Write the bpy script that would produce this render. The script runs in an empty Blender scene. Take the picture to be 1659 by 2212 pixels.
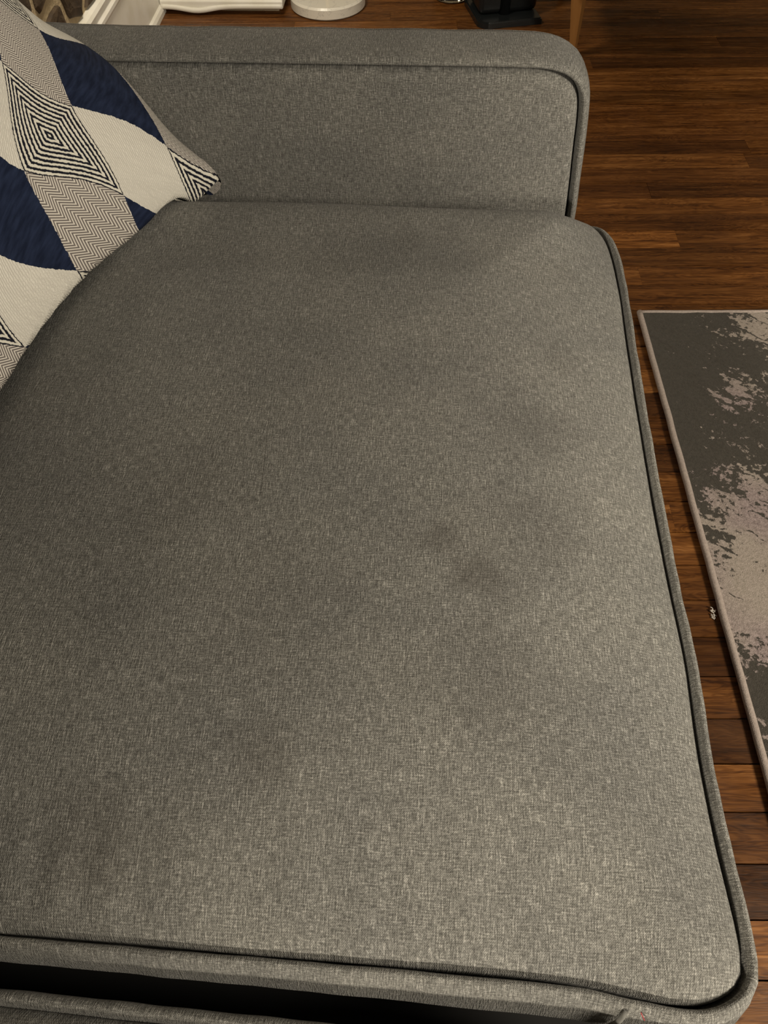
import bpy, bmesh, math, random
from mathutils import Vector, Matrix, noise as mnoise
from mathutils.kdtree import KDTree
R_ = random.Random(7)
S = bpy.context.scene
COL = S.collection

# ------------------------------------------------------------------ camera
# world: X towards the sofa's front, Y along the sofa to its arm, Z up, floor at z = 0, metres
FPX = 1661.0
CAM_RIGHT = Vector((0.99846114, 0.05397869, -0.01271466))
CAM_DOWN = Vector((0.03671454, -0.81525375, -0.57793889))
CAM_FWD = Vector((-0.04156206, 0.57658271, -0.81598099))
cd = bpy.data.cameras.new('camera')
cam = bpy.data.objects.new('camera', cd)
COL.objects.link(cam)
m = Matrix.Identity(4)
for r in range(3):
    m[r][0] = CAM_RIGHT[r]; m[r][1] = -CAM_DOWN[r]; m[r][2] = -CAM_FWD[r]
m[2][3] = 0.955
cam.matrix_world = m
cd.sensor_fit = 'HORIZONTAL'; cd.sensor_width = 36.0
cd.lens = 36.0 * FPX / 1659.0
cd.clip_start = 0.01
S.camera = cam

# ------------------------------------------------------------------ world, lamps, exposure
S.view_settings.view_transform = 'Standard'
S.view_settings.look = 'None'
S.view_settings.gamma = 1.0
S.view_settings.use_curve_mapping = False
S.view_settings.exposure = 0.0
w = bpy.data.worlds.new('world'); S.world = w; w.use_nodes = True
w.node_tree.nodes['Background'].inputs[0].default_value = (1.0, 0.88, 0.70, 1)
w.node_tree.nodes['Background'].inputs[1].default_value = 0.15

def area(name, loc, target, size, power, color):
    d = bpy.data.lights.new(name, 'AREA'); d.shape = 'DISK'; d.size = size; d.energy = power; d.color = color
    o = bpy.data.objects.new(name, d); COL.objects.link(o)
    o.location = loc
    o.rotation_euler = (Vector(target) - Vector(loc)).to_track_quat('-Z', 'Y').to_euler()
    return o
WARM = (1.0, 0.885, 0.705)
area('floor_lamp_right', (1.20, -0.20, 1.10), (0.1, 0.5, 0.4), 0.35, 25, WARM)
area('fill_light_behind_arm', (-0.50, 1.75, 1.20), (-0.45, 2.2, 0.0), 0.25, 9, WARM)  # added unseen fill light, brightens the white trim and floor behind the arm
area('ceiling_lamp_far', (-2.4, -5.6, 3.2), (0.0, 0.8, 0.4), 0.7, 450, WARM)

# ------------------------------------------------------------------ helpers
def link(o, parent=None):
    COL.objects.link(o)
    if parent is not None: o.parent = parent
    return o
def mesh_obj(name, verts, faces, mat, parent=None, uvs=None, smooth=True):
    me = bpy.data.meshes.new(name)
    me.from_pydata([tuple(v) for v in verts], [], faces)
    if uvs is not None:
        ul = me.uv_layers.new(name='UVMap')
        for lp in me.loops: ul.data[lp.index].uv = uvs[lp.vertex_index]
    if smooth:
        for p in me.polygons: p.use_smooth = True
    me.materials.append(mat); me.validate(); me.update()
    return link(bpy.data.objects.new(name, me), parent)
def bm_obj(name, bm, mat, parent=None, smooth=False):
    bmesh.ops.recalc_face_normals(bm, faces=bm.faces)
    me = bpy.data.meshes.new(name); bm.to_mesh(me); bm.free()
    if smooth:
        for p in me.polygons: p.use_smooth = True
    me.materials.append(mat)
    return link(bpy.data.objects.new(name, me), parent)
def empty(name, loc=(0, 0, 0), rz=0.0):
    o = bpy.data.objects.new(name, None); o.location = loc; o.rotation_euler = (0, 0, rz); o.empty_display_size = .1
    return link(o)
def tag(o, label=None, cat=None, group=None, kind=None):
    if label: o['label'] = label
    if cat: o['category'] = cat
    if group: o['group'] = group
    if kind: o['kind'] = kind
    return o
def box_bm(x0, x1, y0, y1, z0, z1, bev=0.0, seg=1, bm=None):
    own = bm is None
    b = bmesh.new()
    bmesh.ops.create_cube(b, size=1.0)
    for v in b.verts:
        v.co = Vector(((x0 + x1) / 2 + v.co.x * (x1 - x0), (y0 + y1) / 2 + v.co.y * (y1 - y0), (z0 + z1) / 2 + v.co.z * (z1 - z0)))
    if bev > 0:
        bmesh.ops.bevel(b, geom=list(b.edges), offset=bev, segments=seg, affect='EDGES', profile=0.5)
    if own: return b
    t = bpy.data.meshes.new('t'); b.to_mesh(t); b.free(); bm.from_mesh(t); bpy.data.meshes.remove(t)
    return bm
def lathe_bm(profile, n=48):
    b = bmesh.new(); rings = []
    for r, z in profile:
        if r < 1e-6: rings.append([b.verts.new((0, 0, z))])
        else: rings.append([b.verts.new((r * math.cos(2 * math.pi * k / n), r * math.sin(2 * math.pi * k / n), z)) for k in range(n)])
    for a, c in zip(rings, rings[1:]):
        for k in range(n):
            k2 = (k + 1) % n
            if len(a) == 1: b.faces.new((a[0], c[k], c[k2]))
            elif len(c) == 1: b.faces.new((a[k], c[0], a[k2]))
            else: b.faces.new((a[k], c[k], c[k2], a[k2]))
    return b
def tube(name, pts, rad, mat, parent, n=8, closed=False, flat=1.0):
    vs, fs = [], []
    N = len(pts)
    for i, p in enumerate(pts):
        p = Vector(p)
        a = Vector(pts[(i - 1) % N] if closed or i > 0 else pts[i]); c = Vector(pts[(i + 1) % N] if closed or i < N - 1 else pts[i])
        t = (c - a).normalized()
        u = t.cross(Vector((0, 0, 1)))
        if u.length < 1e-4: u = Vector((1, 0, 0))
        u.normalize(); v = u.cross(t)
        for k in range(n):
            an = 2 * math.pi * k / n
            vs.append(p + u * rad * math.cos(an) + v * rad * flat * math.sin(an))
    for i in range(N if closed else N - 1):
        j = (i + 1) % N
        for k in range(n):
            k2 = (k + 1) % n
            fs.append((i * n + k, i * n + k2, j * n + k2, j * n + k))
    if not closed:
        fs.append(tuple(range(n))[::-1]); fs.append(tuple((N - 1) * n + k for k in range(n)))
    return mesh_obj(name, vs, fs, mat, parent)
def catmull(P, step, closed=True):
    out = []
    n = len(P)
    for i in range(n if closed else n - 1):
        p0, p1, p2, p3 = [Vector(P[(i + k) % n]) if closed else Vector(P[max(0, min(n - 1, i + k))]) for k in (-1, 0, 1, 2)]
        L = (p2 - p1).length; m_ = max(1, int(L / step))
        # centripetal-ish damping for very uneven spacing
        d0 = (p1 - p0).length + 1e-9; d1 = L + 1e-9; d2 = (p3 - p2).length + 1e-9
        t1 = ((p1 - p0) / d0 * d1 + (p2 - p1)) * 0.5 if d0 > 1e-6 else p2 - p1
        t2 = ((p3 - p2) / d2 * d1 + (p2 - p1)) * 0.5 if d2 > 1e-6 else p2 - p1
        for k in range(m_):
            t = k / m_; a = t * t; b = a * t
            out.append((2 * b - 3 * a + 1) * p1 + (b - 2 * a + t) * t1 + (-2 * b + 3 * a) * p2 + (b - a) * t2)
    if not closed: out.append(Vector(P[-1]))
    return out

# ------------------------------------------------------------------ node helper
class NT:
    def __init__(self, name):
        self.m = bpy.data.materials.new(name); self.m.use_nodes = True
        self.t = self.m.node_tree; self.b = self.t.nodes['Principled BSDF']
    def n(self, typ, ins=None, **props):
        nd = self.t.nodes.new(typ)
        for k, v in props.items(): setattr(nd, k, v)
        for k, v in (ins or {}).items(): self.set(nd.inputs[k], v)
        return nd
    def set(self, sock, v):
        if isinstance(v, bpy.types.NodeSocket): self.t.links.new(v, sock)
        else: sock.default_value = v
    def math(self, op, a, b=None, c=None, clamp=False):
        nd = self.t.nodes.new('ShaderNodeMath'); nd.operation = op; nd.use_clamp = clamp
        for i, v in enumerate((a, b, c)):
            if v is not None: self.set(nd.inputs[i], v)
        return nd.outputs[0]
    def mix(self, f, a, b, blend='MIX'):
        nd = self.t.nodes.new('ShaderNodeMix'); nd.data_type = 'RGBA'; nd.blend_type = blend
        self.set(nd.inputs[0], f)
        for i, v in ((6, a), (7, b)):
            if isinstance(v, tuple) and len(v) == 3: v = (*v, 1)
            self.set(nd.inputs[i], v)
        return nd.outputs[2]
    def ramp(self, f, stops, interp='LINEAR'):
        nd = self.t.nodes.new('ShaderNodeValToRGB'); nd.color_ramp.interpolation = interp
        e = nd.color_ramp.elements
        while len(e) < len(stops): e.new(0.5)
        for k, (p, c) in enumerate(stops):
            e[k].position = p; e[k].color = (*c, 1) if len(c) == 3 else c
        self.set(nd.inputs[0], f); return nd.outputs[0]
    def noise(self, vec, scale, detail=2.0, rough=0.5, dist=0.0, dim='3D'):
        nd = self.n('ShaderNodeTexNoise', {'Vector': vec, 'Scale': scale, 'Detail': detail, 'Roughness': rough, 'Distortion': dist}, noise_dimensions=dim)
        return nd.outputs[0]
    def mapping(self, vec, scale=(1, 1, 1), rot=(0, 0, 0), loc=(0, 0, 0)):
        return self.n('ShaderNodeMapping', {'Vector': vec, 'Scale': scale, 'Rotation': rot, 'Location': loc}).outputs[0]
    def mr(self, v, a, b, c, d, interp='LINEAR'):
        nd = self.n('ShaderNodeMapRange', {'Value': v, 'From Min': a, 'From Max': b, 'To Min': c, 'To Max': d}, interpolation_type=interp)
        return nd.outputs[0]
    def uv(self): return self.n('ShaderNodeUVMap', uv_map='UVMap').outputs[0]
    def obj(self): return self.n('ShaderNodeTexCoord').outputs['Object']
    def pos(self): return self.n('ShaderNodeNewGeometry').outputs['Position']
    def xyz(self, v): return self.n('ShaderNodeSeparateXYZ', {0: v}).outputs
    def comb(self, x, y, z=0.0): return self.n('ShaderNodeCombineXYZ', {0: x, 1: y, 2: z}).outputs[0]
    def bump(self, h, strength, dist):
        return self.n('ShaderNodeBump', {'Height': h, 'Strength': strength, 'Distance': dist}).outputs[0]
    def out(self, color=None, rough=None, normal=None, **kw):
        if color is not None:
            if isinstance(color, tuple) and len(color) == 3: color = (*color, 1)
            self.set(self.b.inputs['Base Color'], color)
        if rough is not None: self.set(self.b.inputs['Roughness'], rough)
        if normal is not None: self.set(self.b.inputs['Normal'], normal)
        for k, v in kw.items(): self.set(self.b.inputs[k], v)
        return self.m
def plain(name, col, rough=0.5, **kw):
    return NT(name).out(col, rough, **kw)

# ------------------------------------------------------------------ materials
def fabric(name, stains=(), gain=1.0):
    """melange woven upholstery; UVs are metres on the cloth"""
    k = NT(name); uv = k.uv()
    wob = k.noise(uv, 60, 2)
    u2 = k.n('ShaderNodeVectorMath', {0: uv, 1: k.n('ShaderNodeVectorMath', {0: k.comb(wob, wob, 0.0), 'Scale': 0.0012}, operation='SCALE').outputs[0]}, operation='ADD').outputs[0]
    # single threads: long thin slubs in both directions
    warp = k.noise(k.mapping(u2, (1250, 150, 1)), 1.0, 1.5, 0.55, dim='2D')
    weft = k.noise(k.mapping(u2, (150, 1250, 1), loc=(9, 4, 0)), 1.0, 1.5, 0.55, dim='2D')
    warp2 = k.noise(k.mapping(u2, (620, 60, 1), loc=(3, 7, 0)), 1.0, 1, 0.5, dim='2D')
    weft2 = k.noise(k.mapping(u2, (60, 620, 1), loc=(1, 2, 0)), 1.0, 1, 0.5, dim='2D')
    fine = k.noise(u2, 900, 1, dim='2D')
    x, y, _ = k.xyz(u2)
    wv = k.math('MULTIPLY', k.math('SINE', k.math('MULTIPLY', x, 2 * math.pi / 0.00125)), k.math('SINE', k.math('MULTIPLY', y, 2 * math.pi / 0.00125)))
    t = k.math('ADD', warp, k.math('MULTIPLY', weft, 0.8))
    t = k.math('ADD', t, k.math('MULTIPLY', k.math('ADD', warp2, weft2), 0.22))
    t = k.math('ADD', t, k.math('MULTIPLY', fine, 0.8))
    t = k.math('ADD', t, k.math('MULTIPLY', wv, 0.16))
    slub = k.noise(k.mapping(u2, (900, 55, 1), loc=(5, 5, 0)), 1.0, 0, 0.5, dim='2D')
    t = k.math('ADD', t, k.mr(slub, 0.66, 0.80, 0.0, 0.16))       # mean about 1.55
    c = k.ramp(k.mr(t, 1.12, 2.08, 0, 1), [(0.0, (0.080, 0.079, 0.074)), (0.35, (0.143, 0.142, 0.134)), (0.62, (0.207, 0.206, 0.195)), (1.0, (0.385, 0.381, 0.362))])
    # uneven wear over the cloth
    big = k.noise(uv, 9, 3, 0.55)
    c = k.mix(1.0, c, k.ramp(big, [(0.3, (0.84 * gain, 0.84 * gain, 0.85 * gain)), (0.7, (1.10 * gain, 1.09 * gain, 1.07 * gain))]), 'MULTIPLY')
    for (sx, sy, sr, amt) in stains:
        d = k.n('ShaderNodeVectorMath', {0: uv, 1: (sx, sy, 0)}, operation='DISTANCE').outputs['Value']
        d = k.math('ADD', d, k.math('MULTIPLY', k.math('SUBTRACT', k.noise(uv, 28, 2), 0.5), sr * 1.4))
        f = k.mr(d, sr * 0.1, sr, amt, 0.0, 'SMOOTHSTEP')
        c = k.mix(f, c, (0.045, 0.038, 0.032))
    nrm = k.bump(t, 0.55, 0.0006)
    return k.out(c, 0.92, nrm, **{'Sheen Weight': 0.12, 'Sheen Roughness': 0.5, 'Specular IOR Level': 0.15})

STAINS = [(-.02, .655, .03, .18), (.02, .66, .025, .14), (.13, .62, .03, .12), (.09, .415, .055, .19), (.02, .30, .022, .38), (.04, .275, .022, .32), (.06, .30, .07, .15),
          (-.085, .145, .030, .26), (.05, .20, .07, .16), (-.18, .095, .05, .25), (-.10, .25, .09, .12), (.10, .33, .05, .15), (.12, .50, .03, .15), (-.17, .33, .06, .14)]
M_SEAT = fabric('grey_melange_upholstery_worn', STAINS)
M_FAB = fabric('grey_melange_upholstery', gain=1.0)

def wood_floor():
    k = NT('stained_oak_boards')
    rnd = k.n('ShaderNodeObjectInfo').outputs['Random']
    p = k.obj(); ox, oy, oz = k.xyz(p)
    off = k.math('MULTIPLY', rnd, 37.0)
    q = k.comb(k.math('ADD', ox, off), k.math('ADD', oy, k.math('MULTIPLY', rnd, 91.0)), off)
    g1 = k.noise(k.mapping(q, (4.5, 70, 1)), 1.0, 5, 0.62, 0.9)
    g2 = k.noise(k.mapping(q, (14, 480, 1)), 1.0, 3, 0.6)
    fig = k.noise(k.mapping(q, (6, 34, 1)), 1.0, 3, 0.55, 2.2)
    rings = k.math('SINE', k.math('MULTIPLY', fig, 46))
    t = k.math('ADD', k.math('MULTIPLY', g1, 0.75), k.math('MULTIPLY', g2, 0.35))
    t = k.math('ADD', t, k.math('MULTIPLY', rings, 0.055))
    c = k.ramp(k.mr(t, 0.34, 0.78, 0, 1), [(0, (0.025, 0.0075, 0.0016)), (0.32, (0.086, 0.0305, 0.0066)), (0.62, (0.155, 0.060, 0.0145)), (1, (0.275, 0.122, 0.038))])
    tone = k.ramp(rnd, [(0, (0.40, 0.36, 0.32)), (0.2, (0.95, 0.92, 0.88)), (0.38, (0.60, 0.55, 0.50)), (0.55, (1.25, 1.22, 1.15)), (0.7, (0.72, 0.72, 0.70)), (0.85, (1.6, 1.6, 1.55)), (1, (0.9, 0.86, 0.8))], 'LINEAR')
    c = k.mix(1.0, c, tone, 'MULTIPLY')
    pw = k.pos()
    scuff = k.noise(k.mapping(pw, (3, 9, 1)), 1.0, 4, 0.6)
    c = k.mix(k.mr(scuff, 0.5, 0.75, 0, 0.45), c, (0.10, 0.045, 0.018))
    r = k.mr(k.noise(pw, 18, 3), 0.3, 0.7, 0.34, 0.55)
    return k.out(c, r, k.bump(t, 0.25, 0.0012), **{'Specular IOR Level': 0.25})
M_WOOD = wood_floor()
M_SUB = plain('dark_gap_under_boards', (0.008, 0.005, 0.003), 0.9)

def paint():
    k = NT('cream_white_gloss_paint'); p = k.pos()
    n1 = k.noise(p, 14, 3)
    c = k.mix(k.mr(n1, .35, .7, 0, 1), (0.80, 0.78, 0.72), (0.70, 0.67, 0.58))
    return k.out(c, 0.42, k.bump(k.noise(p, 120, 2), 0.15, 0.001))
M_WHITE = paint()

def stone():
    k = NT('dark_brown_field_stone'); p = k.pos(); rnd = k.n('ShaderNodeObjectInfo').outputs['Random']
    t = k.noise(p, 22, 5, 0.62)
    c = k.ramp(t, [(0.25, (0.022, 0.013, 0.007)), (0.55, (0.060, 0.038, 0.020)), (0.8, (0.105, 0.070, 0.038))])
    c = k.mix(1.0, c, k.ramp(rnd, [(0, (0.7, 0.7, 0.7)), (1, (1.2, 1.15, 1.0))]), 'MULTIPLY')
    return k.out(c, 0.75, k.bump(k.noise(p, 45, 5, 0.65), 0.7, 0.008))
M_STONE = stone()
def mortar():
    k = NT('tan_mortar'); p = k.pos()
    c = k.mix(k.noise(p, 40, 4), (0.26, 0.195, 0.105), (0.50, 0.40, 0.25))
    return k.out(c, 0.95, k.bump(k.noise(p, 120, 4), 0.8, 0.004))
M_MORTAR = mortar()
M_PLASTER = plain('warm_plaster', (0.45, 0.38, 0.27), 0.9)

# (x, y, radius, +lighter / -darker) of the large woven patches
RUG_BLOBS = [(.11, -.21, .06, .12), (.19, -.03, .06, .12), (.17, -.12, .05, -.06), (.15, -.30, .05, -.10), (.02, -.20, .07, -.05), (.09, -.44, .12, .09), (.05, -.60, .09, .09), (.02, -.74, .05, -.12), (.05, -.90, .08, .08)]
def rug_mat():
    k = NT('charcoal_and_blush_rug_pile'); p = k.obj(); x, y, z = k.xyz(p)      # object space = floor axes from the rug's far left corner
    wob = k.noise(p, 30, 3, 0.6)
    pw = k.n('ShaderNodeVectorMath', {0: p, 1: k.n('ShaderNodeVectorMath', {0: k.comb(wob, k.noise(k.mapping(p, loc=(4, 4, 4)), 30, 3, .6), 0.0), 'Scale': 0.03}, operation='SCALE').outputs[0]}, operation='ADD').outputs[0]
    st = k.noise(k.mapping(k.mapping(pw, rot=(0, 0, math.radians(38))), (11, 60, 1)), 1.0, 4, 0.6)
    bl = k.noise(k.mapping(p, loc=(1.3, 2.2, 0)), 27, 6, 0.70)
    sp = k.noise(p, 120, 3, 0.6)
    t = k.math('ADD', k.math('MULTIPLY', bl, 0.52), k.math('MULTIPLY', st, 0.45))
    t = k.math('ADD', t, k.math('MULTIPLY', sp, 0.44))             # mean about .70
    # broad fade: charcoal in the far corner, blush field beyond
    d = k.n('ShaderNodeVectorMath', {0: k.mapping(p, (1, 0.42, 0)), 1: (0.0, -0.05, 0)}, operation='DISTANCE').outputs['Value']
    t = k.math('ADD', t, k.mr(d, 0.03, 0.22, -0.17, 0.0))
    b1 = k.n('ShaderNodeVectorMath', {0: p, 1: (0.13, -0.56, 0)}, operation='DISTANCE').outputs['Value']
    t = k.math('ADD', t, k.mr(b1, 0.03, 0.22, 0.12, 0.0, 'SMOOTHSTEP'))
    for (bx, by, br, amt) in RUG_BLOBS:
        b2 = k.n('ShaderNodeVectorMath', {0: p, 1: (bx, by, 0)}, operation='DISTANCE').outputs['Value']
        t = k.math('ADD', t, k.mr(b2, br * .2, br, amt, 0.0, 'SMOOTHSTEP'))
    # brushed dark strokes running down to the right
    stroke = k.noise(k.mapping(k.mapping(pw, rot=(0, 0, math.radians(38)), loc=(.7, .2, 0)), (7, 95, 1)), 1.0, 2, 0.5)
    t = k.math('SUBTRACT', t, k.mr(stroke, 0.60, 0.68, 0.0, 0.13))
    f = k.mr(t, 0.690, 0.738, 0, 1, 'SMOOTHSTEP')
    dark = k.mix(k.noise(p, 260, 2), (0.040, 0.036, 0.031), (0.088, 0.080, 0.069))
    lite = k.mix(k.mr(k.noise(p, 230, 4, 0.7), .3, .7, 0, 1), (0.17, 0.135, 0.132), (0.42, 0.345, 0.34))
    lite = k.mix(k.mr(k.noise(p, 7, 2), .4, .6, 0, 1), lite, k.mix(0.35, lite, (0.45, 0.42, 0.33)))
    c = k.mix(f, dark, lite)
    h = k.math('ADD', k.noise(p, 700, 2), k.math('MULTIPLY', f, 0.5))
    return k.out(c, 0.95, k.bump(h, 0.8, 0.002), **{'Sheen Weight': 0.1, 'Specular IOR Level': 0.1})
M_RUG = rug_mat()
def binding():
    k = NT('blush_rug_binding'); p = k.obj()
    c = k.mix(k.noise(p, 260, 2), (0.27, 0.22, 0.20), (0.50, 0.43, 0.39))
    return k.out(c, 0.9, k.bump(k.noise(p, 700, 1), 0.6, 0.001))
M_BIND = binding()

def pillow_mat():
    """UV = tile lattice coordinates of the woven pattern; second UV 'cloth' = metres on the cloth"""
    k = NT('woven_geometric_pillow_cover'); uv = k.uv(); cl = k.n('ShaderNodeUVMap', uv_map='cloth').outputs[0]
    jag = k.n('ShaderNodeTexNoise', {'Vector': cl, 'Scale': 420.0, 'Detail': 1.0}).outputs['Color']
    jag = k.n('ShaderNodeVectorMath', {0: jag, 1: (0.5, 0.5, 0.5)}, operation='SUBTRACT').outputs[0]
    jag = k.n('ShaderNodeVectorMath', {0: jag, 'Scale': 0.026}, operation='SCALE').outputs[0]
    uvj = k.n('ShaderNodeVectorMath', {0: uv, 1: jag}, operation='ADD').outputs[0]
    i, j, _ = k.xyz(uvj)
    fi = k.math('FLOOR', i); fj = k.math('FLOOR', j)
    oi = k.math('ABSOLUTE', k.math('MODULO', fi, 2.0)); oj = k.math('ABSOLUTE', k.math('MODULO', fj, 2.0))
    # concentric lozenges
    a = k.math('ABSOLUTE', k.math('SUBTRACT', k.math('SUBTRACT', i, fi), 0.5)); b = k.math('ABSOLUTE', k.math('SUBTRACT', k.math('SUBTRACT', j, fj), 0.5))
    mx = k.math('MULTIPLY', k.math('MAXIMUM', a, b), 2.0)
    st = k.math('SINE', k.math('ADD', k.math('MULTIPLY', mx, 2 * math.pi * 8.5), -1.57))
    conc = k.mix(k.mr(st, -0.2, 0.25, 0, 1), (0.66, 0.64, 0.57), (0.011, 0.012, 0.020))
    # herringbone
    x, y, _ = k.xyz(cl)
    zig = k.math('PINGPONG', x, 0.0066)
    hs = k.math('SINE', k.math('MULTIPLY', k.math('ADD', y, k.math('MULTIPLY', zig, 1.45)), 2 * math.pi / 0.0033))
    herr = k.mix(k.mr(hs, -0.7, 0.7, 0, 1), (0.68, 0.645, 0.59), (0.150, 0.132, 0.128))
    # cream ribbed and navy velvet
    rib = k.math('SINE', k.math('MULTIPLY', i, 2 * math.pi * 34))
    rn = k.noise(k.mapping(cl, (260, 60, 1)), 1.0, 2)
    cream = k.mix(k.math('ADD', k.math('MULTIPLY', rib, 0.14), rn), (0.72, 0.70, 0.64), (0.60, 0.58, 0.53))
    nv = k.noise(k.mapping(cl, (60, 240, 1)), 1.0, 3)
    navy = k.mix(k.mr(nv, .35, .7, 0, 1), (0.0075, 0.012, 0.030), (0.018, 0.027, 0.062))
    even = k.mix(oj, conc, herr)
    odd = k.mix(oj, cream, navy)
    c = k.mix(oi, even, odd)
    isn = k.math('MULTIPLY', oi, oj)
    h = k.math('ADD', k.math('MULTIPLY', k.mix(oi, k.mix(oj, st, hs), k.mix(oj, rib, nv)), 0.5), k.math('MULTIPLY', isn, 1.2))
    return k.out(c, 0.9, k.bump(h, 0.6, 0.0012), **{'Specular IOR Level': 0.12})
M_PIL = pillow_mat()

def marble():
    k = NT('white_marble_grey_veins'); p = k.obj()
    v = k.noise(p, 9, 5, 0.6, 1.6)
    vein = k.mr(k.math('ABSOLUTE', k.math('SUBTRACT', v, 0.5)), 0.0, 0.012, 1, 0)
    c = k.mix(k.math('MULTIPLY', vein, 0.35), (0.74, 0.71, 0.63), (0.26, 0.25, 0.23))
    return k.out(c, 0.3)
M_MARBLE = marble()
M_BRASS = plain('brushed_brass', (0.55, 0.40, 0.18), 0.3, Metallic=1.0)
M_BLACK = plain('black_plastic', (0.010, 0.011, 0.012), 0.32)
M_CHAR = plain('charcoal_gloss_plastic', (0.011, 0.013, 0.014), 0.25)
M_OAKLEG = NT('honey_oak')
p_ = M_OAKLEG.obj()
M_OAKLEG = M_OAKLEG.out(M_OAKLEG.mix(M_OAKLEG.noise(M_OAKLEG.mapping(p_, (60, 60, 5)), 1.0, 3), (0.20, 0.085, 0.022), (0.34, 0.165, 0.05)), 0.4)
M_WALNUT = plain('dark_walnut', (0.07, 0.035, 0.016), 0.45)
M_GLASS = plain('clear_glass', (0.93, 0.95, 0.90), 0.03, **{'Transmission Weight': 1.0, 'IOR': 1.46})
M_WAX = plain('olive_wax', (0.16, 0.13, 0.06), 0.5)
M_GAP_SHADE = plain('black_gap_shade', (0.012, 0.012, 0.012), 0.95)  # near-black colour standing in for shade in the cushion gap
M_RED = plain('red_thread', (0.30, 0.03, 0.035), 0.8)
M_LINT = plain('white_lint', (0.6, 0.55, 0.5), 0.9)

# ================================================================== SETTING
TH = math.radians(2.63)                      # floorboards and rug lie 2.6 degrees off the sofa's axes
floor = mesh_obj('floor', [(-2.2, -2.2, -.022), (3.2, -2.2, -.022), (3.2, 4.2, -.022), (-2.2, 4.2, -.022), (-2.2, -2.2, -.05), (3.2, -2.2, -.05), (3.2, 4.2, -.05), (-2.2, 4.2, -.05)],
                 [(0, 1, 2, 3), (7, 6, 5, 4), (0, 4, 5, 1), (1, 5, 6, 2), (2, 6, 7, 3), (3, 7, 4, 0)], M_SUB, smooth=False)
tag(floor, 'dark stained narrow strip oak floor', kind='structure')
PITCH, PHASE = 0.057, 0.0118
def to_world(x, y, z=0.0):
    return Vector((x * math.cos(TH) - y * math.sin(TH), x * math.sin(TH) + y * math.cos(TH), z))
pl_cache = {}
def plank(x0, x1, row):
    L = round((x1 - x0) / .05) * .05
    L = max(L, .1)
    if L not in pl_cache:
        bm = box_bm(-L / 2 + .0002, L / 2 - .0002, -PITCH / 2 + .0009, PITCH / 2 - .0009, -.02, 0, .0)
        me = bpy.data.meshes.new('plank'); bm.to_mesh(me); bm.free(); me.materials.append(M_WOOD); pl_cache[L] = me
    o = bpy.data.objects.new('plank', pl_cache[L])
    o.location = to_world((x0 + x1) / 2, PHASE + (row + .5) * PITCH, R_.uniform(-.0006, .0003))
    o.rotation_euler = (R_.uniform(-.006, .006), 0, TH)
    link(o, floor)
rest = bmesh.new()
XA, XB, YA, YB = -0.85, 1.35, 0.0, 2.82
n_pl = 0
for row in range(-35, 68):
    yc = (row + .5) * PITCH
    x = -2.0 + R_.uniform(0, .5)
    while x < 3.0:
        L = R_.choice([.45, .6, .75, .9, 1.1, 1.3, 1.6])
        x1 = x + L
        near = YA <= yc <= YB and x1 > XA and x < XB
        under_sofa = yc < .78 and x1 < .18
        if near and not under_sofa:
            plank(x, x1, row); n_pl += 1
        else:
            c = to_world((x + x1) / 2, PHASE + yc)
            b = box_bm(-L / 2 + .0006, L / 2 - .0006, -PITCH / 2 + .0006, PITCH / 2 - .0006, -.02, -.0002)
            bmesh.ops.rotate(b, verts=b.verts, cent=(0, 0, 0), matrix=Matrix.Rotation(TH, 3, 'Z'))
            bmesh.ops.translate(b, verts=b.verts, vec=c)
            t_ = bpy.data.meshes.new('t'); b.to_mesh(t_); b.free(); rest.from_mesh(t_); bpy.data.meshes.remove(t_)
        x = x1
ro = bm_obj('outlying_planks', rest, M_WOOD, floor)
tag(ro, kind='stuff')

# stone wall on the left, behind the sofa's back
WX = -0.785
wl = bm_obj('wall_left', box_bm(WX - .15, WX - .001, -1.6, 3.0, 0, 2.4), M_MORTAR)
tag(wl, 'dark field stone wall with tan mortar joints', kind='structure')
def clip(poly, p, n):
    out = []
    for i in range(len(poly)):
        a, b = poly[i], poly[(i + 1) % len(poly)]
        da = (a - p).dot(n); db = (b - p).dot(n)
        if da <= 0: out.append(a)
        if da * db < 0: out.append(a + (b - a) * (da / (da - db)))
    return out
seeds = [Vector(s) for s in [(1.585, .345), (1.692, .325), (1.700, .236), (1.828, .262), (1.95, .30), (1.80, .40), (1.60, .21), (1.93, .175), (1.79, .15)]]
yy = .9
rr = random.Random(3)
for gy in range(15):
    for gz in range(9):
        c = Vector((.8 + gy * .15 + rr.uniform(-.05, .05), .08 + gz * .15 + rr.uniform(-.05, .05)))
        if all((c - s).length > .12 for s in seeds[:9]): seeds.append(c)
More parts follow.
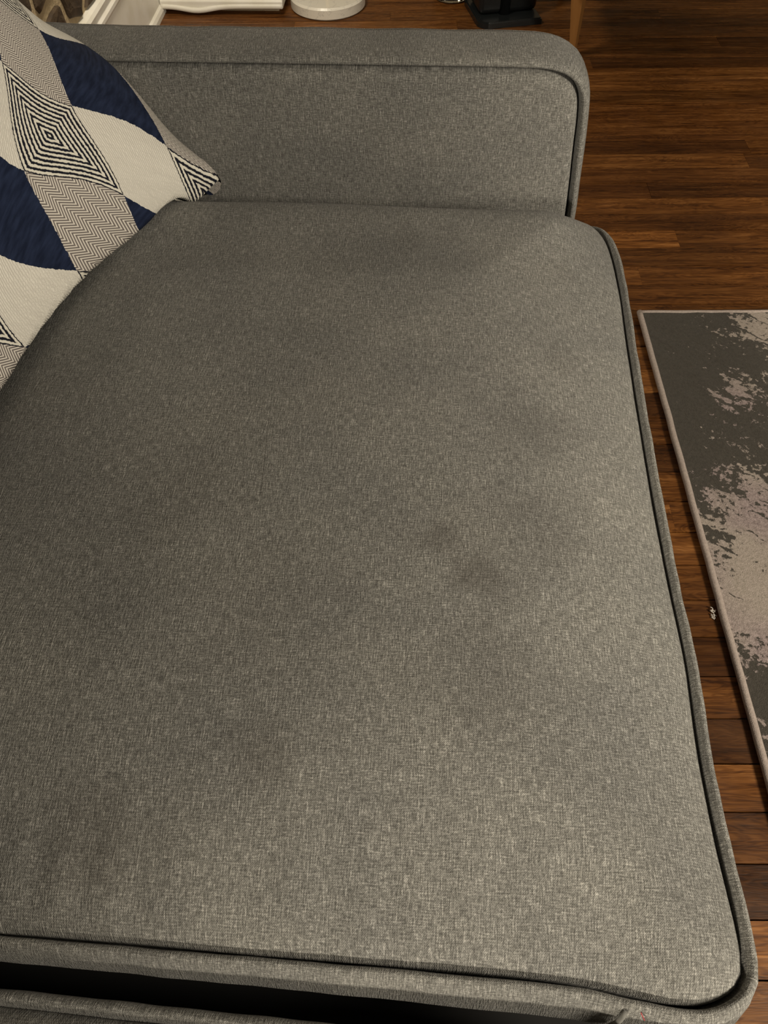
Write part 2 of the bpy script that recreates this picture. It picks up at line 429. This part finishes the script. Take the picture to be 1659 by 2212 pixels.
for i, s in enumerate(seeds):
    poly = [Vector(q) for q in ((.6, .206), (3.0, .206), (3.0, 1.5), (.6, 1.5))]
    for j, t in enumerate(seeds):
        if i != j and (t - s).length < .6:
            n_ = (t - s).normalized()
            poly = clip(poly, (s + t) / 2 - n_ * .0125, n_)
            if len(poly) < 3: break
    if len(poly) < 3: continue
    c = sum(poly, Vector((0, 0))) / len(poly)
    # irregular rounded outline
    pts = []
    for q0, q1 in zip(poly, poly[1:] + poly[:1]):
        for f in (.12, .5, .88):
            q = q0.lerp(q1, f)
            pts.append(q + (c - q).normalized() * rr.uniform(-.003, .006))
    vs, fs = [], []
    N = len(pts)
    for lev, (dx, sc) in enumerate(((-.02, 1.0), (.0015, 1.0), (.006, .93), (.008, .6))):
        for q in pts:
            e = c + (q - c) * sc
            vs.append((WX + dx + (rr.uniform(-.002, .002) if lev == 3 else 0), e.x, e.y))
    for lev in range(3):
        for q in range(N):
            q2 = (q + 1) % N
            fs.append((lev * N + q, lev * N + q2, (lev + 1) * N + q2, (lev + 1) * N + q))
    fs.append(tuple(3 * N + q for q in range(N)))
    so = mesh_obj('stone', vs, fs, M_STONE, wl, smooth=False)

# tall white baseboard on the stone wall
def extrude_profile(name, prof, axis, a0, a1, mat, parent=None):
    vs, fs = [], []
    for a in (a0, a1):
        for (d, z) in prof:
            vs.append((d, a, z) if axis == 'y' else (a, d, z))
    n = len(prof)
    for q in range(n):
        q2 = (q + 1) % n
        fs.append((q, q2, n + q2, n + q))
    fs.append(tuple(range(n))[::-1]); fs.append(tuple(range(n, 2 * n)))
    o = mesh_obj(name, vs, fs, mat, parent, smooth=False)
    bm = bmesh.new(); bm.from_mesh(o.data); bmesh.ops.recalc_face_normals(bm, faces=bm.faces); bm.to_mesh(o.data); bm.free()
    return o
FX = -0.772
prof = [(WX - .01, .0), (FX + .010, .0), (FX + .010, .012), (FX + .006, .020), (FX, .024), (FX, .148), (FX + .003, .152), (FX + .006, .158), (FX + .006, .166), (FX + .001, .172),
        (FX - .002, .178), (FX + .004, .184), (FX + .005, .190), (FX + .001, .197), (FX - .006, .201), (WX - .01, .203)]
bb = extrude_profile('baseboard_left', prof, 'y', .9, 2.39, M_WHITE)
tag(bb, 'tall cream white moulded baseboard along the stone wall', kind='structure')

# white plinth trim that meets it and ends short, with a loose bottom strip bowing down
FY = 2.372
pr = [(FY + .16, .016), (FY, .016), (FY - .001, .020), (FY - .001, .034), (FY + .004, .038), (FY + .004, .046), (FY, .050), (FY, .30), (FY + .16, .30)]
tr = extrude_profile('trim_1', pr, 'x', FX + .002, -.423, M_WHITE)
md = tr.modifiers.new('bevel', 'BEVEL'); md.width = .006; md.segments = 3; md.limit_method = 'ANGLE'
tag(tr, 'cream white plinth trim ending short of the marble disc', kind='structure')
vs, fs = [], []
NS = 40
for q in range(NS + 1):
    f = q / NS; x = FX + .004 + f * (-.425 - FX - .004)
    bow = .009 * math.exp(-((f - .30) / .16) ** 2)
    z0 = .0165 - bow - .002 * (1 - f); y0 = FY - .0015 - bow * .5
    for (dy, dz) in ((.012, .004), (.0, .0), (-.003, .002), (-.003, .009), (.0, .012), (.012, .0125)):
        vs.append((x, y0 + dy, z0 + dz))
for q in range(NS):
    for e in range(6):
        e2 = (e + 1) % 6
        fs.append((q * 6 + e, q * 6 + e2, (q + 1) * 6 + e2, (q + 1) * 6 + e))
fs.append(tuple(range(6))[::-1]); fs.append(tuple(NS * 6 + e for e in range(6)))
mesh_obj('loose_strip', vs, fs, M_WHITE, tr)
# wall the trim belongs to
wf = bm_obj('wall_far', box_bm(-2.0, -.44, FY + .03, FY + .25, 0, 2.4), M_PLASTER)
tag(wf, 'plain warm plaster wall stub above the white plinth', kind='structure')
wb = bm_obj('wall_back', box_bm(-.44, 3.2, 3.1, 3.25, 0, 2.4), M_PLASTER)
tag(wb, 'plain plaster wall at the far end of the room', kind='structure')

# ================================================================== SOFA
sofa = empty('sofa', (0, 0, 0))
tag(sofa, 'grey melange fabric sofa with piped rounded armrest on a wooden floor', 'sofa')

def zc(d, df=9.0, x=0.0):
    # d: distance in from the seam; df: distance from the edge that meets the armrest, where the cushion rolls under
    d = max(d, 0.0)
    z = .448 + .010 * (1 - math.exp(-d / .005)) + .040 * (1 - (1 - min(d / .2, 1)) ** 2.3)
    if df < .17:
        f = max(df, 0.0)
        t = max(0.0, min(1.0, (x - .11) / .085)); fade = 1 - t * t * (3 - 2 * t)
        z += fade * (0.0200 * math.exp(-((f - .05) / .04) ** 2) - (.030 * (1 - math.sqrt(max(0, 1 - (1 - f / .05) ** 2))) if f < .05 else 0))
    return z
OUT = [(-.40, .0495), (-.231, .0464), (-.0956, .0438), (.0356, .0412), (.1006, .0387), (.1322, .0342), (.1528, .0318), (.1683, .0324), (.1781, .0354), (.1876, .0411), (.1925, .0475), (.1943, .056),
       (.1945, .0661), (.1932, .09), (.1915, .12), (.1905, .16), (.1928, .23), (.1915, .28), (.1908, .34), (.1915, .45), (.1935, .55), (.1955, .64), (.1945, .69), (.190, .72), (.18, .738), (.165, .747), (.14, .7515),
       (.05, .752), (-.2, .752), (-.40, .752), (-.42, .745), (-.43, .74), (-.43, .5), (-.43, .25), (-.43, .08), (-.422, .056)]
def cushion(name, outline, label, mirror=False, stains=True):
    root = empty(name); tag(root, label, 'cushion', 'sofa seat cushions')
    P = [Vector((x, (-y if mirror else y))) for x, y in outline]
    if mirror: P = P[::-1]
    P = [p.xy for p in catmull([p.to_3d() for p in P], .0045)]
    N = len(P)
    ys = [p.y for p in P]; ymid0, ymid1 = min(ys) + .29, max(ys) - .29
    # signed normals
    nr = []
    for q in range(N):
        t = P[(q + 1) % N] - P[q - 1]; n_ = Vector((t.y, -t.x)).normalized(); nr.append(n_)
    core = [Vector((-.119, min(max(p.y, ymid0), ymid1))) for p in P]
    kd = KDTree(N * 10)
    for q in range(N):
        for e in range(10):
            c_ = P[q].lerp(P[(q + 1) % N], e / 10); kd.insert((c_.x, c_.y, 0), q)
    kd.balance()
    def dist(p): return kd.find((p.x, p.y, 0))[2]
    ss = [0, .004, .009, .016, .025, .036, .05, .07, .095, .125, .16, .2, .25, .31, .38, .46, .55, .65, .76, .88, .985]
    vs, uvs, fs = [], [], []
    # groove wall first
    for q in range(N):
        p = P[q] ; vs.append((p.x, p.y, .434 - .032 * max(0, nr[q].y * (-1 if mirror else 1)) ** 2 * (1 - max(0.0, min(1.0, (P[q].x - .11) / .085))))); uvs.append((p.x, p.y))
    for s_ in ss:
        for q in range(N):
            p = P[q].lerp(core[q], s_)
            d = dist(p) if s_ > 0 else 0.0
            z = zc(d, .752 - abs(p.y), p.x)
            wob = mnoise.noise(Vector((p.x * 9, p.y * 9, 3.1 if mirror else 0.2))) * .0035 * min(d / .05, 1)
            # puckers running in from the seams
            ny = abs(p.y - (.042 if not mirror else -.042))
            puck = .0007 * math.exp(-((ny - .035) / .03) ** 2) * math.sin(p.x * 150 + 2.5 * math.sin(p.x * 31)) if ny < .15 else 0
            off = -.0010 * (1 - min(d / .02, 1)) * mnoise.noise(Vector((p.x * 17, p.y * 17, 7.0)))
            pp = p - nr[q] * off * (1 if s_ < .1 else 0)
            vs.append((pp.x, pp.y, z + wob + puck)); uvs.append((p.x, p.y))
    L = len(ss) + 1
    for a in range(L - 1):
        for q in range(N):
            q2 = (q + 1) % N
            fs.append((a * N + q, a * N + q2, (a + 1) * N + q2, (a + 1) * N + q))
    fs.append(tuple((L - 1) * N + q for q in range(N)))
    top = mesh_obj('top_panel', vs, fs, M_SEAT if stains else M_FAB, root, uvs)
    # boxing band with a welted upper lip
    bp = [(-.004, .438), (.0006, .4475), (.0012, .4525), (.0028, .4556), (.005, .4562), (.0070, .4540), (.0083, .449), (.0088, .441), (.0084, .430), (.004, .415), (-.008, .398), (-.018, .375), (-.022, .355), (-.024, .342), (-.032, .336)]
    vs, uvs, fs = [], [], []
    s_acc = 0
    for q in range(N):
        s_acc += (P[q] - P[q - 1]).length
        wv = .0006 * mnoise.noise(Vector((P[q].x * 40, P[q].y * 40, 1.0)))
        v_acc = 0; prev = None
        for (o_, z) in bp:
            c_ = Vector((o_, z))
            if prev is not None: v_acc += (c_ - prev).length
            prev = c_
            face = max(0.0, nr[q].y * (-1 if mirror else 1)) ** 2 * (1 - max(0.0, min(1.0, (P[q].x - .11) / .085)))                 # side against the armrest
            near = 0.0 if mirror else max(0.0, -nr[q].y) ** 1.5                    # side towards the viewer: the boxing bellies out
            bel = near * (.0055 + .0035 * max(0, min(1, (P[q].x + .2) / .25))) * max(0.0, min(1.0, (.4545 - z) / .028)) * (1.0 if z > .40 else max(0.0, (z - .335) / .065))
            p = P[q] + nr[q] * (o_ * (1 - .6 * face) + bel + (wv if o_ > .001 else 0)); vs.append((p.x, p.y, z + wv - .032 * face * (1 if z > .40 else 0))); uvs.append((s_acc, v_acc))
    n = len(bp)
    for q in range(N):
        q2 = (q + 1) % N
        for e in range(n - 1):
            fs.append((q * n + e, q * n + e + 1, q2 * n + e + 1, q2 * n + e))
    b = mesh_obj('boxing_band', vs, fs, M_FAB, root, uvs)
    return root, P, nr
seat1, P1, N1 = cushion('seat_cushion', OUT, 'whole grey seat cushion against the armrest, stained and puffed with a welted edge')
seat2, P2, N2 = cushion('seat_cushion', [(x, y + .054 * x if y < .1 else y) for x, y in OUT], 'neighbouring grey seat cushion across the dark gap, only its welted edge showing', True, False)
seat2.location = (0.0, .0450, 0)
# zip-end fold on the near band of the first cushion
tube('zip_fold', [(.1238, .0272, .4535), (.1226, .0245, .4525), (.1206, .0218, .447), (.1180, .0200, .438)], .0016, M_FAB, seat1, 8)

# seat base, back, legs
bs = bm_obj('seat_base', box_bm(-.60, .178, -.78, .775, .13, .3325, .012, 2), M_FAB, sofa)
dk = bm_obj('gap_shade_sheet', box_bm(-.44, .160, -.74, .755, .332, .3345), M_GAP_SHADE, sofa)  # black sheet added to make the gap between the cushions read as shade
bk = bm_obj('backrest', box_bm(-.62, -.457, -.78, .765, .13, .84, .035, 4), M_FAB, sofa, True)
for (lx, ly) in ((.14, .80), (-.56, .80), (.14, -.72), (-.56, -.72)):
    lb = lathe_bm([(0, 0), (.014, 0), (.022, .13), (0, .132)], 16)
    lo = bm_obj('leg', lb, M_WALNUT, sofa, True); lo.location = (lx, ly, 0)
for o_ in (bs, bk):
    me = o_.data; ul = me.uv_layers.new(name='UVMap')
    for p in me.polygons:
        ax = max(range(3), key=lambda a: abs(p.normal[a]))
        for li in p.loop_indices:
            v = me.vertices[me.loops[li].vertex_index].co
            ul.data[li].uv = ((v.y, v.z), (v.x, v.z), (v.x, v.y))[ax]

# armrest: inner panel set in a groove, wrapped by a rounded band
AP = [(-.60, .30), (-.60, .45), (-.60, .56), (-.585, .590), (-.55, .597), (-.30, .5975), (0, .597), (.085, .5965), (.108, .5955), (.124, .592), (.136, .585), (.1435, .574), (.1467, .560), (.1500, .52), (.1554, .447), (.157, .36), (.157, .30), (.14, .292), (-.3, .292), (-.58, .292)]
A = [Vector((p.x, p.y)) for p in catmull([Vector((x, z, 0)) for x, z in AP], .006)]
NA = len(A)
an = []
cen = Vector((-.22, .44))
for q in range(NA):
    t = A[(q + 1) % NA] - A[q - 1]; n_ = Vector((t.y, -t.x)).normalized()
    if n_.dot(A[q] - cen) < 0: n_ = -n_
    an.append(n_)
arm_prof = [(-.004, .797), (.0009, .790), (.0016, .781), (.0032, .7758), (.0055, .7742), (.008, .7758), (.0102, .780), (.0116, .786), (.0124, .794), (.0126, .805), (.0124, .818), (.0112, .830), (.0088, .839), (.0064, .8408), (.0066, .846), (.003, .851), (-.01, .853)]
vs, uvs, fs = [], [], []
s_acc = 0
for q in range(NA):
    s_acc += (A[q] - A[q - 1]).length
    v_acc = 0; prev = None
    wv = .0009 * mnoise.noise(Vector((A[q].x * 22, A[q].y * 22, 5.0)))
    for (o_, y) in arm_prof:
        c_ = Vector((o_, y))
        if prev is not None: v_acc += (c_ - prev).length
        prev = c_
        p = A[q] + an[q] * (o_ + (wv if o_ > .004 else 0)); vs.append((p.x, y, p.y)); uvs.append((s_acc, v_acc))
n = len(arm_prof)
for q in range(NA):
    q2 = (q + 1) % NA
    for e in range(n - 1): fs.append((q * n + e, q * n + e + 1, q2 * n + e + 1, q2 * n + e))
fs.append(tuple(q * n + n - 1 for q in range(NA)))
arm = mesh_obj('armrest', vs, fs, M_FAB, sofa, uvs)
vs, uvs, fs = [], [], []
rings = [(0.0, .796), (.0006, .784), (.0018, .778), (.0040, .7750), (.007, .7733), (.011, .7727)]
for (ins, y) in rings:
    for q in range(NA):
        p = A[q] - an[q] * ins; vs.append((p.x, y, p.y)); uvs.append((p.x, p.y))
for a in range(len(rings) - 1):
    for q in range(NA):
        q2 = (q + 1) % NA; fs.append((a * NA + q, a * NA + q2, (a + 1) * NA + q2, (a + 1) * NA + q))
fs.append(tuple((len(rings) - 1) * NA + q for q in range(NA)))
mesh_obj('inner_panel', vs, fs, M_FAB, arm, uvs)

# ================================================================== THROW PILLOW
PX = [-0.23274, 0.71256, 0.43845, 0.08118, 0.57930, -0.21035, 0.17461, 0.05386, -0.01150, 0.64102, -0.20681, 0.04749, -0.18256, -0.40920, 0.20804, -0.40717, -0.02372, -0.02287, 0.02467, 0.01107, -0.02968, -0.05788, 0.06447, -0.02534, -0.01275, 0.05075, -0.00192, -0.03485, 0.03086, 0.06006, 0.02161, 0.03985, 0.03588, -0.01088, -0.00878, -0.01536, -0.02279, -0.04992, 0.02362, -0.02981, 0.04261, -0.00344, 0.02657, -0.03407, -0.05093, 0.02077, -0.03232, -0.00562, -0.02458, 0.00385, 0.00600, 0.00897, 0.02618, -0.04515, 0.00037, -0.02553, -0.00660, 0.04238, -0.00839, 0.04039, -0.01558, -0.04994, -0.02235, -0.05441]
# gentle stretch of the woven lattice over the stuffed cover: (a, b, di, dj)
RBF = [(-0.445, -0.445, 0.1555, -0.0969), (-0.539, -0.564, 0.0458, -0.0019), (-0.572, -0.627, -0.0132, 0.0418), (-0.539, -0.707, -0.0498, 0.0422), (-0.596, -0.039, 0.0008, -0.0255), (-0.572, -0.137, -0.1258, 0.0276), (-0.497, -0.214, -0.0675, -0.0103), (-0.428, -0.309, 0.0891, -0.0897), (-0.224, 0.039, -0.0100, -0.0537), (-0.281, -0.078, -0.0684, 0.0521), (-0.355, -0.185, -0.0169, 0.0078), (-0.383, -0.271, 0.0700, -0.0662), (-0.195, 0.010, -0.0634, 0.0426), (-0.176, -0.078, -0.1165, 0.1583), (-0.108, -0.195, -0.0629, 0.1232), (-0.029, -0.309, 0.0454, -0.0574), (-0.029, -0.454, 0.0330, -0.1879), (-0.098, -0.564, -0.1236, -0.0030), (-0.156, -0.634, -0.2147, 0.1903), (-0.185, -0.707, -0.2374, 0.2836), (-0.355, -0.419, 0.1754, -0.1237), (-0.328, -0.489, 0.1148, -0.0544), (-0.281, -0.611, -0.1136, 0.1752), (-0.233, -0.686, -0.2188, 0.2777), (-0.176, -0.809, -0.0858, 0.1705), (-0.156, -0.863, 0.0820, 0.0129), (-0.137, -0.904, 0.2354, -0.1364), (-0.166, -0.791, -0.1292, 0.2073), (-0.118, -0.831, -0.0171, 0.0952), (-0.049, -0.877, 0.1384, -0.0855), (-0.506, -0.797, -0.0271, -0.0618), (-0.436, -0.842, 0.0373, -0.1485), (-0.346, -0.912, 0.2434, -0.3131), (-0.290, -0.948, 0.3909, -0.4027), (-0.803, -0.596, -0.1896, 0.2101), (-0.707, -0.642, -0.1064, 0.1573), (-0.611, -0.707, -0.0623, 0.0788), (-0.514, -0.815, -0.0098, -0.0927), (-0.514, -0.858, 0.0494, -0.1834), (-0.463, -0.931, 0.2354, -0.4092), (-0.820, -0.984, -0.0288, 0.6143), (0.020, -0.214, -0.0364, 0.1973), (0.010, -0.281, 0.0291, 0.0353), (0.010, -0.392, 0.0762, -0.1564), (0.049, -0.480, 0.0408, -0.1587), (0.088, -0.564, -0.0223, -0.0932), (0.118, -0.642, -0.0688, -0.0412), (0.337, -0.436, 0.1764, 0.1446), (0.271, -0.564, 0.0810, 0.0172), (0.233, -0.664, -0.0132, -0.0375), (0.522, -0.547, 0.0531, 0.1146), (0.547, -0.634, -0.0198, 0.0474), (0.604, -0.596, -0.0040, 0.0536), (0.588, -0.657, -0.0424, 0.0173), (-0.686, 0.010, 0.1056, 0.0145), (-0.831, -0.127, -0.1785, 0.2259), (-0.826, -0.224, -0.2922, 0.1512), (-0.383, -0.364, 0.1615, -0.1259), (0.010, -0.364, 0.0762, -0.1244), (-0.195, -0.754, -0.1957, 0.2664), (-0.619, 0.049, 0.1996, -0.1348), (-0.531, -0.779, -0.0409, -0.0271), (0.205, -0.779, -0.0245, -0.1213), (0.572, -0.714, -0.0750, -0.0244)]
def rotm(axis, a): return Matrix.Rotation(a, 3, Vector(axis))
tx, ty, tz, yaw, lean, roll, SZ, TK, PIN, EAR = PX[:10]
es = Vector((-math.sin(yaw), -math.cos(yaw), 0)); nn = Vector((math.cos(yaw), -math.sin(yaw), 0)); et = Vector((0, 0, 1))
M1 = rotm(es, lean); e2 = M1 @ et
if e2.dot(nn) > 0: M1 = rotm(es, -lean); e2 = M1 @ et
nv = M1 @ nn
Q = rotm(nv, roll); es = Q @ es; e2 = Q @ e2
K = PX[10:16]; D = [Vector(PX[16 + 3 * k:19 + 3 * k]) for k in range(15)]
EARV = Vector(PX[61:64])
PWR = [(0, 0), (1, 0), (0, 1), (2, 0), (1, 1), (0, 2), (2, 1), (1, 2), (3, 0), (0, 3), (2, 2), (3, 1), (1, 3), (4, 0), (0, 4)]
def cz(x, y):
    d = max(min(.1915 - x, y - .04, .752 - y), 0)
    return zc(d, .752 - y, x)
det = K[2] * K[5] - K[4] * K[3]
def lattice(a, b):
    wk = [math.exp(-((a - c[0]) ** 2 + (b - c[1]) ** 2) / 0.18) for c in RBF]
    di = sum(w_ * c[2] for w_, c in zip(wk, RBF)); dj = sum(w_ * c[3] for w_, c in zip(wk, RBF))
    a -= K[0]; b -= K[1]
    return ((a * K[5] - b * K[4]) / det + di, (b * K[2] - a * K[3]) / det + dj)
pillow = empty('throw_pillow'); tag(pillow, 'navy, cream and herringbone throw pillow leaning in the corner by the armrest', 'pillow')
G = 72
for side, nm in ((1, 'front_panel'), (-1, 'back_panel')):
    vs, u1, u2, fs = [], [], [], []
    for ia in range(G + 1):
        for ib in range(G + 1):
            # denser towards the seams
            a = math.sin((ia / G - .5) * math.pi); b = math.sin((ib / G - .5) * math.pi)
            h = TK * max((1 - a * a) * (1 - b * b), 0) ** EAR
            U = SZ * a * (1 - PIN * (1 - b * b) * a * a); V = SZ * b * (1 - PIN * (1 - a * a) * b * b)
            p = Vector((tx, ty, tz)) + es * (U + SZ) + e2 * (V + SZ) + nv * (side * h)
            for (i_, j_), d in zip(PWR, D): p = p + d * (a ** i_ * b ** j_)
            p = p + EARV * math.exp(-((a + 1) ** 2 + (b + 1) ** 2) / .12)
            wr = mnoise.noise(Vector((a * 4, b * 4, side))) * .0015
            p = p + nv * wr * (1 - a * a) * (1 - b * b)
            p.y = min(p.y, .767 if side > 0 else .7705); p.x = max(p.x, -.434 if side > 0 else -.438)
            p.z = max(p.z, cz(p.x, p.y) + (.0045 if side > 0 else .0015))
            vs.append(p); u1.append(lattice(a, b)); u2.append((a * SZ, b * SZ))
    for ia in range(G):
        for ib in range(G):
            f = (ia * (G + 1) + ib, (ia + 1) * (G + 1) + ib, (ia + 1) * (G + 1) + ib + 1, ia * (G + 1) + ib + 1)
            fs.append(f if side < 0 else f[::-1])
    o_ = mesh_obj(nm, vs, fs, M_PIL, pillow, u1)
    ul = o_.data.uv_layers.new(name='cloth')
    for lp in o_.data.loops: ul.data[lp.index].uv = u2[lp.vertex_index]

# ================================================================== RUG
RW, RL, RTH = 1.30, 2.0, .011
o0 = to_world(.4490, 1.120)
rug = empty('area_rug', (o0.x, o0.y, 0), TH); tag(rug, 'charcoal and blush distressed abstract rug on the wooden floor', 'rug')
bm = bmesh.new()
nx, ny = 52, 80
grid = [[bm.verts.new((i * RW / nx, -j * RL / ny, RTH - .0015 + .0012 * mnoise.noise(Vector((i * .9, j * .9, 2))))) for j in range(ny + 1)] for i in range(nx + 1)]
for i in range(nx):
    for j in range(ny): bm.faces.new((grid[i][j], grid[i][j + 1], grid[i + 1][j + 1], grid[i + 1][j]))
bd = [e for e in bm.edges if len(e.link_faces) == 1]
ex = bmesh.ops.extrude_edge_only(bm, edges=bd)
for v in ex['geom']:
    if isinstance(v, bmesh.types.BMVert): v.co.z = .001
bm_obj('pile', bm, M_RUG, rug)
def edge_pts(x0, y0, x1, y1, n, z):
    return [(x0 + (x1 - x0) * q / n + .0010 * mnoise.noise(Vector((q * .33, x0 * 7, 1))), y0 + (y1 - y0) * q / n + .001 * mnoise.noise(Vector((q * .3, 5, y0))), z) for q in range(n + 1)]
tube('binding', edge_pts(0, .002, 0, -RL, 130, .0075), .0052, M_BIND, rug, 10)
tube('binding', edge_pts(0, 0, RW, 0, 80, .0065), .0048, M_BIND, rug, 8)
tube('binding', edge_pts(RW, 0, RW, -RL, 80, .0075), .0062, M_BIND, rug, 8)
tube('binding', edge_pts(0, -RL, RW, -RL, 60, .0065), .0048, M_BIND, rug, 8)
# tuft of lint caught on the rug's edge
lint = empty('lint_tuft', (0, 0, 0)); tag(lint, 'tiny white lint tuft on the floor against the rug edge', 'lint')
lc = to_world(.4490 - .011, .502)
for q in range(7):
    a0 = rr.uniform(0, 6.28); pts = []
    for e in range(6):
        a0 += rr.uniform(-.9, .9)
        pts.append((lc.x + (e - 2.5) * .0016 * math.cos(a0) , lc.y + (q - 3) * .0022 + (e - 2.5) * .0016 * math.sin(a0), .0012 + .0012 * abs(math.sin(e + q)) + .0004 * q))
    tube('fibre', pts, .0007, M_LINT, lint, 5)
th = tube('loose_thread', [(.1321 + .0003 * q, .0268 - .0005 * q, .4545 - .0003 * q) for q in range(8)], .0003, M_RED, None, 5)
tag(th, 'short red thread stuck on the near welt of the seat cushion', 'thread')

# ================================================================== THINGS ON THE FLOOR BEHIND THE ARM
lamp = empty('floor_lamp', (-.304, 2.443, 0)); tag(lamp, 'round white marble base with grey veins standing on the floor behind the armrest', 'lamp')
RB = .106
bm_obj('base', lathe_bm([(0, .0005), (RB - .004, .0005), (RB, .004), (RB, .026), (RB - .005, .031), (0, .031)], 72), M_MARBLE, lamp, False)
bm_obj('pole', lathe_bm([(0, .031), (.016, .031), (.016, .04), (.010, .045), (.010, 1.45), (0, 1.45)], 20), M_BRASS, lamp, True)
jar = empty('glass_jar', (.047, 2.502, 0)); tag(jar, 'small glass jar on the floor beside the black stand', 'jar')
bm_obj('glass', lathe_bm([(0, .001), (.044, .001), (.050, .006), (.050, .10), (.0475, .10), (.0475, .010), (0, .008)], 40), M_GLASS, jar, True)
bm_obj('wax', lathe_bm([(0, .0095), (.0465, .0105), (.0465, .055), (0, .055)], 40), M_WAX, jar, True)

st = empty('speaker_stand', (.206, 2.326, 0), math.radians(14)); tag(st, 'black plastic stand with glossy flat base on the floor behind the armrest', 'stand')
b = box_bm(-.088, .088, -.012, .150, .0, .016)
ve = [e for e in b.edges if abs(e.verts[0].co.z - e.verts[1].co.z) > .01]
lft = [e for e in ve if e.verts[0].co.x < 0 and e.verts[0].co.y < .05]
bmesh.ops.bevel(b, geom=lft, offset=.035, segments=6, affect='EDGES', profile=.5)
bmesh.ops.bevel(b, geom=[e for e in b.edges if abs(e.verts[0].co.z - .016) < 1e-4 and abs(e.verts[1].co.z - .016) < 1e-4], offset=.003, segments=2, affect='EDGES')
bm_obj('base', b, M_CHAR, st)
bm_obj('body', box_bm(-.078, .087, .034, .140, .016, .50, .014, 3), M_BLACK, st, True)
bm_obj('ridge', lathe_bm([(0, .016), (.016, .016), (.016, .49), (0, .49)], 20), M_CHAR, st, True).location = (-.005, .040, 0)

# sideboard on splayed oak legs
sb = empty('sideboard', (.40, 2.2, 0)); tag(sb, 'wooden sideboard on a tapered honey oak leg at the top of the view', 'sideboard')
def leg(px, py, sx):
    vs = []
    for (z, hw, dx) in ((0, .0062, 0), (.185, .0178, sx)):
        for (a, c) in ((-1, -1), (1, -1), (1, 1), (-1, 1)):
            # square section turned towards the room
            ca, sa = math.cos(math.radians(63)), math.sin(math.radians(63))
            vs.append((px + dx + (a * ca - c * sa) * hw, py + (a * sa + c * ca) * hw, z))
    o_ = mesh_obj('leg', vs, [(3, 2, 1, 0), (4, 5, 6, 7), (0, 1, 5, 4), (1, 2, 6, 5), (2, 3, 7, 6), (3, 0, 4, 7)], M_OAKLEG, sb, smooth=False)
    return o_
for (px, py, sx) in ((-.0376, -.05, -.011), (1.14, -.05, .011), (-.0376, .30, -.011), (1.14, .30, .011)): leg(px, py, sx)
bm_obj('body', box_bm(-.085, 1.19, -.10, .35, .18, .58, .006, 2), M_WALNUT, sb)
